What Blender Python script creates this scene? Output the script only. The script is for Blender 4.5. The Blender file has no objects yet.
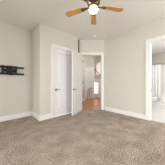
import bpy, bmesh, math
from mathutils import Vector, Matrix
C = bpy.context.scene.collection
PI = math.pi
TH = math.radians(42.9)                 # the room's axes are turned 42.9 degrees against the hall's
ct, st = math.cos(TH), math.sin(TH)
def R(a, b, z=0.0): return Vector((a*ct - b*st, a*st + b*ct, z))
H = 2.60                                # ceiling height

# ---------------------------------------------------------------- camera
cam = bpy.data.cameras.new('camera'); cam.sensor_width = 36; cam.lens = 36*100/165
cam.shift_y = 0.5/165; cam.clip_start = 0.05
co = bpy.data.objects.new('camera', cam); C.objects.link(co)
co.location = (0, 0, 1.0); co.rotation_euler = (PI/2, 0, 0)
bpy.context.scene.camera = co
# ---------------------------------------------------------------- world and daylight
w = bpy.data.worlds.new('world'); bpy.context.scene.world = w; w.use_nodes = True
w.node_tree.nodes['Background'].inputs[0].default_value = (0.80, 0.90, 1.0, 1)
w.node_tree.nodes['Background'].inputs[1].default_value = 2.4
vs = bpy.context.scene.view_settings
vs.view_transform = 'Standard'; vs.look = 'None'; vs.exposure = 0.0; vs.gamma = 1; vs.use_curve_mapping = False
def area(name, loc, target, sx, sy, power, col=(1, 1, 1), spread=180):
    l = bpy.data.lights.new(name, 'AREA'); l.shape = 'RECTANGLE'; l.size = sx; l.size_y = sy
    l.energy = power; l.color = col; l.spread = math.radians(spread)
    o = bpy.data.objects.new(name, l); C.objects.link(o); o.location = loc
    o.rotation_euler = (Vector(target) - Vector(loc)).to_track_quat('-Z', 'Y').to_euler()
    return o
WB = -3.0      # wall behind the camera, closet side window
WA = -2.8      # wall behind the camera, left side window
area('window_daylight', R(2.0, WB+0.05, 1.35), R(1.9, 3, 1.5), 1.6, 1.7, 64, (1.0, 0.99, 0.975), 170)
area('side_window_skylight', R(WA+0.05, 0.3, 1.3), R(3.1, 1.6, 0.1), 2.0, 1.6, 24, (1.0, 0.99, 0.975), 180)
area('side_window_daylight', R(WA+0.07, 0.3, 1.3), R(1.6, 0.3, 0), 2.0, 1.6, 58, (1.0, 0.99, 0.975), 100)
area('foyer_fill', (0.7, 4.35, 2.45), (0.75, 6.4, 0.2), 0.6, 0.6, 23, (1.0, 0.98, 0.95))  # added fill lamp, hidden above the doorway, brightens the foyer
bl = bpy.data.lights.new('bathroom_light', 'POINT'); bl.energy = 86; bl.shadow_soft_size = .2; bl.color = (1.0, 0.99, 0.985)
blo = bpy.data.objects.new('bathroom_light', bl); C.objects.link(blo); blo.location = R(4.5, -0.55, 2.1)

# ---------------------------------------------------------------- materials
def mat(name, col, rough=0.6, metal=0.0, var=0.0, vscale=8, bump=0.0, bscale=60, emit=None, es=0, stretch=None):
    m = bpy.data.materials.new(name); m.use_nodes = True
    nt = m.node_tree; b = nt.nodes['Principled BSDF']
    b.inputs['Base Color'].default_value = (*col, 1); b.inputs['Roughness'].default_value = rough
    b.inputs['Metallic'].default_value = metal
    tc = nt.nodes.new('ShaderNodeTexCoord'); mp = nt.nodes.new('ShaderNodeMapping')
    nt.links.new(tc.outputs['Object'], mp.inputs[0])
    if stretch: mp.inputs['Scale'].default_value = stretch
    if var:
        n = nt.nodes.new('ShaderNodeTexNoise'); n.inputs['Scale'].default_value = vscale; n.inputs['Detail'].default_value = 4
        r = nt.nodes.new('ShaderNodeValToRGB'); r.color_ramp.elements[0].position = .3; r.color_ramp.elements[1].position = .7
        r.color_ramp.elements[0].color = (*[c*(1-var) for c in col], 1)
        r.color_ramp.elements[1].color = (*[min(1, c*(1+var)) for c in col], 1)
        nt.links.new(mp.outputs[0], n.inputs['Vector']); nt.links.new(n.outputs['Fac'], r.inputs[0])
        nt.links.new(r.outputs[0], b.inputs['Base Color'])
    if bump:
        n = nt.nodes.new('ShaderNodeTexNoise'); n.inputs['Scale'].default_value = bscale; n.inputs['Detail'].default_value = 3
        bp = nt.nodes.new('ShaderNodeBump'); bp.inputs['Strength'].default_value = bump; bp.inputs['Distance'].default_value = .01
        nt.links.new(mp.outputs[0], n.inputs['Vector']); nt.links.new(n.outputs['Fac'], bp.inputs['Height'])
        nt.links.new(bp.outputs[0], b.inputs['Normal'])
    if emit:
        b.inputs['Emission Color'].default_value = (*emit, 1); b.inputs['Emission Strength'].default_value = es
    return m
WALL = mat('wall_paint', (0.62, 0.588, 0.525), 0.75, var=.015, vscale=3, bump=.05, bscale=120)
CEIL = mat('ceiling_paint', (0.84, 0.81, 0.765), 0.85, var=.02, vscale=30, bump=.25, bscale=45)
TRIM = mat('trim_paint', (0.80, 0.78, 0.75), 0.4, var=.01, vscale=4)
DOORM = mat('door_paint', (0.78, 0.77, 0.76), 0.4, var=.01, vscale=4)
NICKEL = mat('satin_nickel', (0.28, 0.26, 0.24), 0.35, 1.0, var=.05)
BLACK = mat('black_steel', (0.009, 0.007, 0.007), 0.7, 0.0, var=.1)
BRONZE = mat('antique_bronze', (0.13, 0.10, 0.07), 0.35, 0.8, var=.15)
WOODB = mat('blade_oak', (0.60, 0.32, 0.10), 0.45, var=.3, vscale=9, stretch=(1, 9, 9))
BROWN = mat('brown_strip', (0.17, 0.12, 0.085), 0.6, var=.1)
PORC = mat('white_porcelain', (0.92, 0.92, 0.92), 0.15, var=.01)
TILEW = mat('white_surround', (0.82, 0.82, 0.82), 0.3, var=.01)
CURT = mat('white_curtain', (0.80, 0.80, 0.80), 0.8, var=.02)
GLOBE = mat('frosted_globe', (0.95, 0.93, 0.88), 0.3, var=.01, emit=(1.0, 0.95, 0.86), es=11)
IRON = mat('dark_iron', (0.05, 0.035, 0.03), 0.5, 0.3, var=.1)
PLAST = mat('white_plastic', (0.85, 0.83, 0.80), 0.5, var=.01)
SHADE = mat('window_sky_glow', (0.95, 0.80, 0.74), 0.4, var=.02, emit=(1.0, 0.84, 0.76), es=0.45)
BATHW = mat('bathroom_paint', (0.55, 0.52, 0.47), 0.75, var=.015, vscale=3)

def carpet():
    m = bpy.data.materials.new('carpet_pile'); m.use_nodes = True
    nt = m.node_tree; b = nt.nodes['Principled BSDF']; b.inputs['Roughness'].default_value = 1.0
    b.inputs['Specular IOR Level'].default_value = 0.1
    tc = nt.nodes.new('ShaderNodeTexCoord')
    def noise(s, d=3):
        n = nt.nodes.new('ShaderNodeTexNoise'); n.inputs['Scale'].default_value = s; n.inputs['Detail'].default_value = d
        nt.links.new(tc.outputs['Object'], n.inputs['Vector']); return n
    f = noise(72, 4); g = noise(4.5, 4)
    r = nt.nodes.new('ShaderNodeValToRGB')
    r.color_ramp.elements[0].position = .34; r.color_ramp.elements[0].color = (0.13, 0.098, 0.075, 1)
    r.color_ramp.elements[1].position = .66; r.color_ramp.elements[1].color = (0.66, 0.58, 0.50, 1)
    e = r.color_ramp.elements.new(.5); e.color = (0.38, 0.32, 0.262, 1)
    nt.links.new(f.outputs['Fac'], r.inputs[0])
    r2 = nt.nodes.new('ShaderNodeValToRGB')
    r2.color_ramp.elements[0].position = .35; r2.color_ramp.elements[0].color = (0.80, 0.785, 0.77, 1)
    r2.color_ramp.elements[1].position = .65; r2.color_ramp.elements[1].color = (1.08, 1.08, 1.08, 1)
    nt.links.new(g.outputs['Fac'], r2.inputs[0])
    mx = nt.nodes.new('ShaderNodeMix'); mx.data_type = 'RGBA'; mx.blend_type = 'MULTIPLY'; mx.inputs[0].default_value = 1
    nt.links.new(r.outputs[0], mx.inputs[6]); nt.links.new(r2.outputs[0], mx.inputs[7])
    nt.links.new(mx.outputs[2], b.inputs['Base Color'])
    bp = nt.nodes.new('ShaderNodeBump'); bp.inputs['Strength'].default_value = .8; bp.inputs['Distance'].default_value = .02
    h = noise(40, 3); nt.links.new(h.outputs['Fac'], bp.inputs['Height']); nt.links.new(bp.outputs[0], b.inputs['Normal'])
    return m
CARPET = carpet()
def brickmat(name, c1, c2, cm, bw, rh, mortar, rough, stretch_noise=True):
    m = bpy.data.materials.new(name); m.use_nodes = True
    nt = m.node_tree; b = nt.nodes['Principled BSDF']; b.inputs['Roughness'].default_value = rough
    tc = nt.nodes.new('ShaderNodeTexCoord'); br = nt.nodes.new('ShaderNodeTexBrick')
    br.inputs['Color1'].default_value = (*c1, 1); br.inputs['Color2'].default_value = (*c2, 1); br.inputs['Mortar'].default_value = (*cm, 1)
    br.inputs['Scale'].default_value = 1; br.inputs['Brick Width'].default_value = bw; br.inputs['Row Height'].default_value = rh
    br.inputs['Mortar Size'].default_value = mortar
    nt.links.new(tc.outputs['Object'], br.inputs['Vector']); nt.links.new(br.outputs['Color'], b.inputs['Base Color'])
    return m
PLANK = brickmat('wood_planks', (0.60, 0.24, 0.065), (0.45, 0.17, 0.045), (0.16, 0.065, 0.03), 1.1, .1, .004, 0.3)
TILEF = brickmat('bathroom_tile', (0.78, 0.77, 0.76), (0.75, 0.74, 0.73), (0.62, 0.61, 0.60), .4, .4, .006, 0.25)

# ---------------------------------------------------------------- mesh helpers
def box(bm, x0, x1, y0, y1, z0, z1, bev=0.0, mtx=None):
    r = bmesh.ops.create_cube(bm, size=1.0)
    vs_ = r['verts']
    M = Matrix.Translation(((x0+x1)/2, (y0+y1)/2, (z0+z1)/2)) @ Matrix.Diagonal((abs(x1-x0), abs(y1-y0), abs(z1-z0), 1))
    bmesh.ops.transform(bm, matrix=M, verts=vs_)
    if bev:
        es = list({e for v in vs_ for e in v.link_edges})
        rr = bmesh.ops.bevel(bm, geom=es, offset=bev, segments=2, affect='EDGES', profile=.5)
        vs_ = list({v for f in rr['faces'] for v in f.verts} | {v for v in vs_ if v.is_valid})
    if mtx: bmesh.ops.transform(bm, matrix=mtx, verts=vs_)
    return bm
def prism(bm, pts, z0, z1):
    lo = [bm.verts.new((p[0], p[1], z0)) for p in pts]; hi = [bm.verts.new((p[0], p[1], z1)) for p in pts]
    n = len(pts); bm.faces.new(lo[::-1]); bm.faces.new(hi)
    for i in range(n): bm.faces.new((lo[i], lo[(i+1) % n], hi[(i+1) % n], hi[i]))
    return bm
def lathe(bm, prof, seg=32, mtx=None, sx=1, sy=1):
    rings = []
    for r, z in prof:
        if r < 1e-5: rings.append([bm.verts.new((0, 0, z))])
        else: rings.append([bm.verts.new((r*sx*math.cos(2*PI*i/seg), r*sy*math.sin(2*PI*i/seg), z)) for i in range(seg)])
    fs = []
    for k in range(len(rings)-1):
        A, B = rings[k], rings[k+1]
        for i in range(seg):
            j = (i+1) % seg
            if len(A) == 1 and len(B) == 1: continue
            if len(A) == 1: fs.append(bm.faces.new((A[0], B[j], B[i])))
            elif len(B) == 1: fs.append(bm.faces.new((A[i], A[j], B[0])))
            else: fs.append(bm.faces.new((A[i], A[j], B[j], B[i])))
    if len(rings[0]) > 1: bm.faces.new(rings[0][::-1])
    if len(rings[-1]) > 1: bm.faces.new(rings[-1])
    if mtx: bmesh.ops.transform(bm, matrix=mtx, verts=[v for r in rings for v in r])
    return bm
def tube(bm, p, q, r, seg=12):
    p, q = Vector(p), Vector(q); d = q-p
    M = Matrix.Translation(p) @ d.to_track_quat('Z', 'Y').to_matrix().to_4x4()
    return lathe(bm, [(r, 0), (r, d.length)], seg, M)
def obj(name, bm, m, parent=None, loc=(0, 0, 0), rz=0.0, smooth=False, kind=None):
    bmesh.ops.recalc_face_normals(bm, faces=bm.faces)
    me = bpy.data.meshes.new(name); bm.to_mesh(me); bm.free()
    me.materials.append(m)
    if smooth:
        for p in me.polygons: p.use_smooth = True
        if hasattr(me, 'set_sharp_from_angle'): me.set_sharp_from_angle(angle=math.radians(40))
    o = bpy.data.objects.new(name, me); C.objects.link(o)
    o.parent = parent; o.location = loc; o.rotation_euler = (0, 0, rz)
    if kind: o['kind'] = kind
    return o
def struct(name, bm, m, rz=0.0, loc=(0, 0, 0)): return obj(name, bm, m, None, loc, rz, kind='structure')
def thing(name, label, cat, loc, rz=0.0, group=None):
    o = bpy.data.objects.new(name, None); C.objects.link(o); o.location = loc; o.rotation_euler = (0, 0, rz)
    o['label'] = label; o['category'] = cat; o.empty_display_size = .1
    if group: o['group'] = group
    return o
def tag(o, label, cat, group=None):
    o['label'] = label; o['category'] = cat
    if group: o['group'] = group
    return o
N = bmesh.new

# ---------------------------------------------------------------- room shell (room axes: rotation TH)
T = 0.12
TVB, CLB, RA = 3.34, 2.70, 3.125      # tv wall, closet wall, right wall planes
BX = 0.97                              # closet bump-out corner
YD = 3.72                              # doorway wall plane (world Y)
def inv(x, y): return (x*ct + y*st, -x*st + y*ct)
cornC = inv(0.803, YD)                 # doorway wall meets right wall
pB = (2.29, CLB); pB2 = inv(-0.165, YD)

# carpet: bedroom polygon
bm = N(); prism(bm, [(WA, WB), (3.19, WB), (3.19, -0.5), (3.19, 2.15), cornC, inv(0.803, YD+.06), inv(-0.165, YD+.06), (2.29, CLB+.02), (BX, CLB+.02), (BX, TVB), (WA, TVB)], -0.05, 0.0)
struct('floor', bm, CARPET, TH)
bm = N(); box(bm, WA-T, 3.25, WB-T, 4.0, H, H+.1); struct('ceiling', bm, CEIL, TH)
bm = N(); box(bm, WA-T, BX+T, TVB, TVB+T, -.05, H); struct('wall_left', bm, WALL, TH)
bm = N(); box(bm, BX, BX+T, CLB+T+.001, TVB, -.05, H)
struct('wall_closet_return', bm, WALL, TH)
# closet wall with a door opening
cd0, cd1, DH = 1.355, 2.19, 2.05
bm = N(); box(bm, BX, cd0, CLB, CLB+T, -.05, H); prism(bm, [(cd1, CLB), pB, (2.35, 2.80), (2.33, 2.86), (cd1, CLB+T)], -.05, H); box(bm, cd0, cd1, CLB, CLB+T, DH, H)
prism(bm, [(2.2, 2.82), pB, pB2, inv(-0.165, YD+T), inv(-.28, YD+T)], -.05, H)
struct('wall_closet', bm, WALL, TH)
# doorway wall (faces the camera), world axes
ex0, ex1 = -0.037, 0.707
bm = N(); box(bm, -.165, ex0, YD, YD+T, -.05, H); box(bm, ex1, 1.52, YD, YD+T, -.05, H); box(bm, ex0, ex1, YD, YD+T, DH, H)
struct('wall_doorway', bm, WALL)
# right wall with bathroom doorway
bd1, bd0, BH = 0.735, -0.10, 2.08
bm = N(); box(bm, RA, RA+T, bd1, cornC[1]+.02, -.05, H); box(bm, RA, RA+T, WB-T, bd0, -.05, H); box(bm, RA, RA+T, bd0, bd1, BH, H)
struct('wall_right', bm, WALL, TH)
# walls behind the camera, with window openings
bm = N(); box(bm, WA-T, 1.1, WB-T, WB, 0, H); box(bm, 2.95, RA, WB-T, WB, 0, H); box(bm, 1.1, 2.95, WB-T, WB, 0, .48); box(bm, 1.1, 2.95, WB-T, WB, 2.25, H)
struct('wall_back', bm, WALL, TH)
bm = N(); box(bm, WA-T, WA, WB, -.8, 0, H); box(bm, WA-T, WA, 1.4, TVB, 0, H); box(bm, WA-T, WA, -.8, 1.4, 0, .48); box(bm, WA-T, WA, -.8, 1.4, 2.25, H)
struct('wall_side', bm, WALL, TH)

# baseboards with a small stepped profile
def bboard(name, p, q, nx, ny, rz=TH, h=.13, t=.016):
    """board from p to q, standing off the wall along (nx, ny)"""
    bm = N()
    for (z0, z1, tt) in ((0, h*.8, t), (h*.8, h*.93, t*.7), (h*.93, h, t*.4)):
        prism(bm, [p, q, (q[0]+nx*tt, q[1]+ny*tt), (p[0]+nx*tt, p[1]+ny*tt)], z0, z1)
    return struct(name, bm, TRIM, rz)
bboard('baseboard_left', (WA, TVB), (BX, TVB), 0, -1)
bboard('baseboard_return', (BX, TVB-.016), (BX, CLB-.016), -1, 0)
bboard('baseboard_closet', (BX, CLB), (cd0-.075, CLB), 0, -1)
bboard('baseboard_right', (RA, cornC[1]-.03), (RA, bd1+.09), -1, 0)
bboard('baseboard_right_near', (RA, bd0-.09), (RA, WB), -1, 0)

# casings
def casing(name, x0, x1, top, y, wd=.075, t=.018, rz=TH, horizontal='x', depth=T, jamb=.02, sgn=-1):
    """door surround: three boards plus jamb lining; axis x (wall along x) or y (wall along y)"""
    bm = N()
    def b(u0, u1, v0, v1, z0, z1, bev=0):
        if horizontal == 'x': box(bm, u0, u1, v0, v1, z0, z1, bev)
        else: box(bm, v0, v1, u0, u1, z0, z1, bev)
    f0, f1 = y, y+sgn*t
    a, c = min(f0, f1), max(f0, f1)
    for (u0, u1, z0, z1) in ((x0-wd, x0, 0, top+wd), (x1, x1+wd, 0, top+wd), (x0, x1, top, top+wd)):
        b(u0, u1, a, c, z0, z1, .004)
    # raised outer bead
    for (u0, u1, z0, z1) in ((x0-wd, x0-wd+.02, 0, top+wd), (x1+wd-.02, x1+wd, 0, top+wd), (x0-wd, x1+wd, top+wd-.02, top+wd)):
        b(u0, u1, min(f1, f1+sgn*.006), max(f1, f1+sgn*.006), z0, z1, .002)
    d0, d1 = min(y, y-sgn*depth), max(y, y-sgn*depth)
    b(x0, x0+jamb, d0, d1, 0, top); b(x1-jamb, x1, d0, d1, 0, top); b(x0+jamb, x1-jamb, d0, d1, top-jamb, top)
    return struct(name, bm, TRIM, rz)
casing('trim_closet', cd0, cd1, DH, CLB)
casing('trim_entry', ex0, ex1, DH, YD, rz=0, wd=.085, jamb=.012)
tb = casing('trim_bathroom', bd0, bd1, BH, RA, horizontal='y', wd=.085)
bm = N(); box(bm, RA+.035, RA+.065, bd1-.024, bd1-.0205, .76, .83, .001); obj('strike_plate', bm, NICKEL, tb)
bm = N(); box(bm, -.160, -.128, YD-.022, YD-.001, 0, H-.002, .003); struct('strip_corner', bm, BROWN)  # thin dark brown vertical strip where closet and doorway walls meet

# ---------------------------------------------------------------- doors (leaf in local axes: hinge edge at x=0, face y=0..t)
def leaf(name, wd, ht, t, parent=None, loc=(0, 0, 0), rz=0):
    bm = N(); s = .105; z0 = .012
    rails = [(z0, .22), (.86-.05, .86+.09), (ht-.13, ht)]
    box(bm, 0, s, 0, t, z0, ht, .002); box(bm, wd-s, wd, 0, t, z0, ht, .002)
    for a, b in rails: box(bm, s, wd-s, 0, t, a, b)
    for (a, b) in ((.22, .81), (.95, ht-.13)):
        box(bm, s, wd-s, .011, t-.011, a, b)
        m1 = .04
        # raised field with sloped shoulders on both faces
        for (ys, yo) in ((.011, .002), (t-.011, t-.002)):
            o_ = [(s+m1, a+m1), (wd-s-m1, a+m1), (wd-s-m1, b-m1), (s+m1, b-m1)]
            k = .022
            i_ = [(s+m1+k, a+m1+k), (wd-s-m1-k, a+m1+k), (wd-s-m1-k, b-m1-k), (s+m1+k, b-m1-k)]
            ov = [bm.verts.new((x, ys, z)) for x, z in o_]; iv = [bm.verts.new((x, yo, z)) for x, z in i_]
            bm.faces.new(iv); bm.faces.new(ov[::-1])
            for q in range(4): bm.faces.new((ov[q], ov[(q+1) % 4], iv[(q+1) % 4], iv[q]))
    return obj(name, bm, DOORM, parent, loc, rz, kind='structure')
def lever(parent, x, z, y, sgn, dirx):
    """rose + lever handle; sgn: which way it stands off the face, dirx: way the lever points"""
    bm = N()
    M = Matrix.Translation((x, y, z)) @ Matrix.Rotation(PI/2*(-sgn), 4, 'X')
    lathe(bm, [(.033, 0), (.033, .006), (.027, .012), (.012, .014), (.011, .05), (.0, .052)], 24, M)
    hb = obj('door_handle', bm, NICKEL, parent, smooth=True)
    bm = N(); yy = y+sgn*.045
    tube(bm, (x, yy, z), (x+dirx*.06, yy, z+.002), .010); tube(bm, (x+dirx*.06, yy, z+.002), (x+dirx*.115, yy-sgn*.006, z-.003), .009)
    obj('lever', bm, NICKEL, hb, smooth=True)
def hinge(parent, z, x=0, y=0):
    bm = N(); tube(bm, (x, y, z-.045), (x, y, z+.045), .007); box(bm, x-.002, x+.002, y, y+.03, z-.045, z+.045); obj('hinge', bm, NICKEL, parent)
# closet door (closed): room axes; local x runs from left jamb
d1 = leaf('door_1', cd1-cd0-.046, DH-.024, .035, None, R(cd0+.023, CLB+.006), TH)
lever(d1, .062, .80, 0, -1, 1)
# entry door (open): hinge at left jamb, leaf swung into the room
ang = math.atan2(-.916, -.40)
d2 = leaf('door_2', .722, DH-.024, .035, None, (ex0-.002, YD-.035, 0), ang)
# in this frame local +y points away to the right/camera side
lever(d2, .722-.062, .80, .035, 1, -1)
lever(d2, .722-.062, .80, 0, -1, -1)
for z in (.25, 1.02, 1.80): hinge(d2, z, -.006, .038)

# ---------------------------------------------------------------- hall and foyer beyond the doorway (world axes)
bm = N(); prism(bm, [(-1.5, YD+.06), (1.41, YD+.06), (1.41, 7.0), (-1.5, 7.0)], -.05, -.003); struct('floor_hall', bm, PLANK)
bm = N(); box(bm, -1.6, 1.52, YD+T, 7.12, H+.24, H+.35); box(bm, -1.6, 1.52, YD+T, 5.0, H, H+.239); struct('ceiling_hall', bm, CEIL)
bm = N(); box(bm, -1.5, .145, 5.55, 5.67, 0, 2.84); struct('wall_hall', bm, WALL)
bm = N(); box(bm, 1.41, 1.52, YD+T, 7.0, -.05, 2.84); struct('wall_hall_right', bm, WALL)
bm = N(); box(bm, -1.6, -1.5, YD+T, 7.0, -.05, 2.84); struct('wall_hall_left', bm, WALL)
bboard('baseboard_hall', (-1.48, 5.55), (.145, 5.55), 0, -1, rz=0, h=.14)
# foyer end wall with an arched window opening
wx, ww, wz0, wzc = 1.30, .34, 1.60, 2.13
bm = N(); box(bm, .145, wx-ww, 7.0, 7.12, 0, 2.84)
wx_r = wx+ww
bm2 = bm
wxr = 1.41
# arched top: strips between arch curve and wall top
box(bm, wx-ww, wxr, 7.0, 7.12, 0, wz0)
n = 16
for i in range(n):
    x0 = wx-ww+(wxr-(wx-ww))*i/n; x1 = wx-ww+(wxr-(wx-ww))*(i+1)/n
    f = lambda x: wzc+math.sqrt(max(0, ww*ww-(x-wx)**2))
    q = [(x0, f(x0)), (x1, f(x1)), (x1, 2.84), (x0, 2.84)]
    lo = [bm.verts.new((x, 7.0, z)) for x, z in q]; hi = [bm.verts.new((x, 7.12, z)) for x, z in q]
    bm.faces.new(lo); bm.faces.new(hi[::-1])
    for k in range(4): bm.faces.new((lo[k], hi[k], hi[(k+1) % 4], lo[(k+1) % 4]))
struct('wall_foyer', bm, WALL)
bm = N(); pts = [(wx-ww+.001, wz0+.001), (wxr-.001, wz0+.001)] + [(x, wzc+math.sqrt(max(0, ww*ww-(x-wx)**2))-.002) for x in [wxr-.001-(wxr-wx+ww-.002)*i/16 for i in range(17)]]
lo = [bm.verts.new((x, 7.06, z)) for x, z in pts]; hi = [bm.verts.new((x, 7.07, z)) for x, z in pts]
bm.faces.new(lo); bm.faces.new(hi[::-1])
for k in range(len(pts)): bm.faces.new((lo[k], hi[k], hi[(k+1) % len(pts)], lo[(k+1) % len(pts)]))
wn = struct('window_1', bm, SHADE)
bm = N(); box(bm, wx-ww-.04, wxr, 6.975, 6.998, wz0-.06, wz0, .004)
box(bm, wx-ww+.001, wx-ww+.026, 7.01, 7.058, wz0+.001, wzc, .002)
for xx in (1.15, 1.32): box(bm, xx-.008, xx+.008, 7.04, 7.058, wz0+.001, wzc+math.sqrt(ww*ww-(xx-wx)**2)-.01)
box(bm, wx-ww+.03, wxr-.005, 7.04, 7.058, wzc-.01, wzc+.01)
obj('window_frame', bm, TRIM, wn)

# white panelled coat-closet door in the foyer, left of the window
bm = N(); box(bm, .145, .72, 6.20, 6.32, 0, 2.84); struct('wall_foyer_closet', bm, WALL)
casing('trim_foyer', .215, .655, 1.90, 6.20, rz=0, wd=.065, depth=-.0, jamb=.001)
d3 = leaf('door_3', .43, 1.89, .018, None, (.22, 6.18, 0), 0)
# white wainscot under the window
bm = N(); box(bm, .72, 1.41, 6.975, 6.999, 0, 1.25); box(bm, .70, 1.41, 6.955, 6.999, 1.25, 1.29, .004)
for x0 in (.80, 1.12):
    for q in ((x0, x0+.24, .18, .21), (x0, x0+.24, 1.07, 1.10), (x0, x0+.03, .18, 1.10), (x0+.21, x0+.24, .18, 1.10)): box(bm, q[0], q[1], 6.962, 6.975, q[2], q[3])
struct('trim_wainscot', bm, TRIM)
bm = N(); box(bm, .835, 1.085, 6.966, 6.972, .26, 1.03)
gl = struct('window_2', bm, mat('sidelight_glow', (.9, .9, .88), .4, var=.01, emit=(1, .98, .94), es=1.1))
bm = N(); box(bm, .835, 1.085, 6.955, 6.965, .60, .63, .002); box(bm, .952, .968, 6.955, 6.965, .26, 1.03, .002); obj('window_frame', bm, TRIM, gl)
# iron balustrade, low flight, in front of the panelled door
def railing(name, label, p, q, zf, rails, loc):
    t = thing(name, label, 'railing', loc)
    bm = N(); tube(bm, p, q, .018, 10); obj('handrail', bm, IRON, t, smooth=True)
    for s in rails:
        x, y, z = Vector(p).lerp(Vector(q), s)
        bm = N(); tube(bm, (x, y, zf), (x, y, z), .009, 8); obj('baluster', bm, IRON, t)
    return t
railing('stair_railing', 'short dark iron stair railing in front of the white foyer door', (0, 0, .56), (.25, 0, .72), 0.0, (0, .5, .98), (.30, 6.0, 0))
railing('wall_handrail', 'dark wooden handrail slanting down across the arched foyer window', (0, 0, 2.0), (.56, 0, 1.43), 1.0, (), (.78, 6.80, 0))
t = bpy.data.objects['wall_handrail']
for s in (.12, .9):
    x, y, z = Vector((0, 0, 2.0)).lerp(Vector((.56, 0, 1.43)), s)
    bm = N(); tube(bm, (x, 0, z), (x, .19, z-.03), .009, 8); obj('bracket', bm, IRON, t)

# ---------------------------------------------------------------- bathroom (room axes)
BB, BE = 1.56, 6.66
bm = N(); box(bm, 3.19, BE, -1.5, BB, -.05, 0.001); struct('floor_bathroom', bm, TILEF, TH)
bm = N(); box(bm, RA+T, BE+T, -1.5-T, BB+T, H, H+.1); struct('ceiling_bathroom', bm, mat('bathroom_ceiling', (.8, .79, .77), .8, var=.01), TH)
bm = N(); box(bm, RA+T, BE+T, BB, BB+T, -.05, H); struct('wall_bathroom_left', bm, BATHW, TH)
bm = N(); box(bm, BE, BE+T, -1.5, BB, -.05, H); struct('wall_bathroom_back', bm, BATHW, TH)
bm = N(); box(bm, RA+T, BE+T, -1.5-T, -1.5, -.05, H); struct('wall_bathroom_right', bm, BATHW, TH)
# tub across the far end with white surround
bm = N(); tb0 = 5.86
box(bm, tb0, BE-.02, -.5, BB-.004, .001, .10); box(bm, tb0, tb0+.06, -.5, BB-.004, .10, .40, .02); box(bm, BE-.10, BE-.02, -.5, BB-.004, .10, .50, .02)
box(bm, tb0+.09, BE-.10, -.5, -.40, .10, .50, .01); box(bm, tb0+.09, BE-.10, BB-.10, BB-.004, .10, .50, .01)
tag(obj('bathtub', bm, PORC, None, (0, 0, 0), TH), 'white bathtub behind the shower curtain at the far end of the bathroom', 'bathtub')
bm = N(); box(bm, BE-.018, BE-.001, -.5, BB-.02, .50, 1.93, .003); box(bm, tb0, BE-.02, BB-.018, BB-.001, .52, 1.93, .003)
for bb in (.2, .6, 1.0): box(bm, BE-.024, BE-.018, bb-.004, bb+.004, .52, 1.9)
struct('trim_tub_surround', bm, TILEW, TH)
bm = N(); box(bm, tb0, BE-.02, -.64, -.515, .0, H); struct('wall_tub_end', bm, BATHW, TH)
# rod and curtain
rd = thing('shower_rod', 'chrome shower curtain rod across the bathtub', 'shower rod', R(5.78, 0, 0), TH)
bm = N(); tube(bm, (0, -.51, 1.90), (0, BB-.022, 1.90), .013); obj('rod', bm, NICKEL, rd, smooth=True)
bm = N(); lathe(bm, [(.035, 0), (.03, .012), (.014, .02)], 20, Matrix.Translation((0, BB-.022, 1.90)) @ Matrix.Rotation(PI/2, 4, 'X')); obj('flange', bm, IRON, rd, smooth=True)
bm = N(); n = 60; c0, c1 = .92, 1.50
rows = []
for k in range(9):
    z = 1.86-1.66*k/8; row = []
    for i in range(n+1):
        s = i/n; row.append(bm.verts.new((.016*math.sin(s*2*PI*5+.3*math.sin(k*.6)) * (0.6+.4*k/8), c0+(c1-c0)*s - .02*k/8*(1-s), z)))
    rows.append(row)
for k in range(8):
    for i in range(n): bm.faces.new((rows[k][i], rows[k][i+1], rows[k+1][i+1], rows[k+1][i]))
cu = tag(obj('shower_curtain', bm, CURT, None, R(5.78, 0, 0), TH, smooth=True), 'white shower curtain gathered at the left end of its rod', 'shower curtain')
md = cu.modifiers.new('s', 'SOLIDIFY'); md.thickness = .003
for i in range(7):
    bm = N(); yy = c0+.04+i*.08
    for k in range(12):
        a0, a1 = 2*PI*k/12, 2*PI*(k+1)/12
        tube(bm, (.020*math.sin(a0), yy, 1.893+.022*math.cos(a0)), (.020*math.sin(a1), yy, 1.893+.022*math.cos(a1)), .002, 6)
    obj('curtain_ring', bm, IRON, cu)
# toilet: tank on the left wall, bowl towards the right
to = thing('toilet', 'white toilet standing in the bathroom before the shower curtain', 'toilet', R(4.72, BB-.02, 0), TH)
def oval(y0, y1, w_, z, seg=28):
    """egg outline, y0 back, y1 front (negative y is front)"""
    out = []
    for i in range(seg):
        a = 2*PI*i/seg; yy = (y0+y1)/2+(y0-y1)/2*math.sin(a); ww_ = w_*math.cos(a)*(1-.12*(-math.sin(a)))
        out.append((ww_, yy, z))
    return out
def loft(bm, rings):
    R_ = [[bm.verts.new(p) for p in r] for r in rings]
    for k in range(len(R_)-1):
        m = len(R_[k])
        for i in range(m): bm.faces.new((R_[k][i], R_[k][(i+1) % m], R_[k+1][(i+1) % m], R_[k+1][i]))
    bm.faces.new(R_[0][::-1]); bm.faces.new(R_[-1])
    return bm
bm = N(); loft(bm, [oval(-.20, -.52, .105, 0.002), oval(-.20, -.50, .10, .06), oval(-.20, -.50, .10, .20), oval(-.19, -.60, .15, .29), oval(-.19, -.66, .185, .36), oval(-.19, -.67, .185, .40), oval(-.24, -.62, .14, .395), oval(-.28, -.56, .09, .30)])
obj('bowl', bm, PORC, to, smooth=True)
bm = N(); loft(bm, [oval(-.20, -.68, .19, .40), oval(-.20, -.685, .192, .415), oval(-.25, -.63, .145, .418), oval(-.25, -.63, .145, .40)]); obj('seat', bm, PORC, to, smooth=True)
bm = N(); loft(bm, [oval(-.20, -.685, .19, .422), oval(-.20, -.685, .192, .435), oval(-.22, -.66, .17, .444)]); obj('lid', bm, PORC, to, smooth=True)
bm = N(); box(bm, -.22, .22, -.18, 0.0, .38, .74, .02); box(bm, -.23, .23, -.19, 0.005, .742, .775, .01); tk = obj('tank', bm, PORC, to)
bm = N(); tube(bm, (-.15, -.19, .68), (-.08, -.195, .675), .008); obj('flush_lever', bm, NICKEL, tk)

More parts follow.
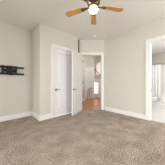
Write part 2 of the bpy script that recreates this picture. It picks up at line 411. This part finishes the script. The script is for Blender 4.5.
# ---------------------------------------------------------------- ceiling fan
FX, FY, FZ = .182, 1.66, 2.28
fan = thing('ceiling_fan', 'five-bladed ceiling fan with oak blades and a lit white globe', 'ceiling fan', (FX, FY, FZ))
bm = N(); lathe(bm, [(.0, H-FZ), (.07, H-FZ), (.068, H-FZ-.03), (.03, H-FZ-.07), (.016, H-FZ-.075)], 32); obj('canopy', bm, BRONZE, fan, smooth=True)
bm = N(); tube(bm, (0, 0, .10), (0, 0, H-FZ-.07), .013, 16); obj('downrod', bm, BRONZE, fan, smooth=True)
bm = N(); lathe(bm, [(.02, .125), (.055, .12), (.085, .10), (.105, .07), (.11, .03), (.105, .0), (.09, -.015), (.07, -.025), (.065, -.045), (.0, -.045)], 40); obj('motor_housing', bm, BRONZE, fan, (0, 0, .045), smooth=True)
bm = N(); lathe(bm, [(.0, -.045), (.062, -.045), (.07, -.055), (.072, -.07), (.06, -.075), (.0, -.075)], 40); obj('light_fitter', bm, BRONZE, fan, (0, 0, .045), smooth=True)
bm = N()
prof = [(.05, -.072)] + [(.074*math.sin(a), -.112+.046*math.cos(a)) for a in [math.radians(d) for d in range(38, 180, 10)]] + [(0.0, -.158)] 
lathe(bm, prof, 40); obj('globe', bm, GLOBE, fan, (0, 0, .045), smooth=True)
def blade_bm():
    bm = N(); L0, L1 = .14, .535; out = []
    n = 10
    for i in range(n+1):
        s = i/n; x = L0+(L1-.03-L0)*s; out.append((x, -(.040+.015*s)))
    for i in range(1, 8):
        a = -PI/2+PI*i/8; out.append((L1-.03+.03*math.cos(a), .055*math.sin(a)))
    for i in range(n, -1, -1):
        s = i/n; x = L0+(L1-.03-L0)*s; out.append((x, .040+.015*s))
    prism(bm, out, -.004, .004)
    bmesh.ops.transform(bm, matrix=Matrix.Rotation(math.radians(10), 4, 'X'), verts=bm.verts)
    return bm
def iron_bm():
    bm = N(); prism(bm, [(.06, -.018), (.15, -.014), (.19, -.035), (.215, -.03), (.225, 0), (.215, .03), (.19, .035), (.15, .014), (.06, .018)], -.012, -.005)
    bmesh.ops.transform(bm, matrix=Matrix.Rotation(math.radians(10), 4, 'X'), verts=bm.verts); return bm
b0 = obj('blade', blade_bm(), WOODB, fan); i0 = obj('blade_bracket', iron_bm(), BRONZE, b0)
A0 = 11
for k in range(5):
    if k == 0: b = b0
    else:
        b = b0.copy(); C.objects.link(b); b.parent = fan
        c = i0.copy(); C.objects.link(c); c.parent = b
    b.rotation_euler = (0, 0, math.radians(A0+72*k)); b.location = (0, 0, .0)

# ---------------------------------------------------------------- smoke detector on the ceiling
sd = thing('smoke_detector', 'small round white smoke detector on the ceiling before the doorway', 'smoke detector', (.42, 3.42, H))
bm = N(); lathe(bm, [(.0, 0), (.065, 0), (.065, -.012), (.0, -.012)], 28); obj('base', bm, PLAST, sd, smooth=True)
bm = N(); lathe(bm, [(.0, -.0125), (.058, -.0125), (.054, -.03), (.03, -.036), (.0, -.037)], 28); obj('cover', bm, PLAST, sd, smooth=True)

# ---------------------------------------------------------------- television mount on the left wall (local: x along wall, y out of wall = -y)
tv = thing('tv_mount', 'black steel television wall mount with two rails on the left wall', 'tv mount', R(0.2, TVB, 1.34), TH)
bm = N(); box(bm, .06, .36, -.012, -.001, -.035, .035, .002); box(bm, .13, .16, -.03, -.001, -.115, .115, .003); box(bm, .185, .27, -.03, -.001, -.125, .125, .003)
obj('wall_plate', bm, BLACK, tv)
for z, x1 in ((.088, .53), (-.092, .53)):
    bm = N(); box(bm, -.42, x1, -.062, -.032, z-.024, z+.024, .003); box(bm, x1-.03, x1, -.07, -.025, z-.025, z+.02, .002); obj('rail', bm, BLACK, tv)
for x, w_ in ((-.24, .05), (.05, .055), (.145, .025), (.228, .09), (.335, .045)):
    bm = N(); box(bm, x-w_/2, x+w_/2, -.085, -.0625, -.12, .12, .003); obj('bracket', bm, BLACK, tv)
bm = N(); box(bm, .1, .345, -.10, -.0855, -.022, .022, .004); obj('arm', bm, BLACK, tv)
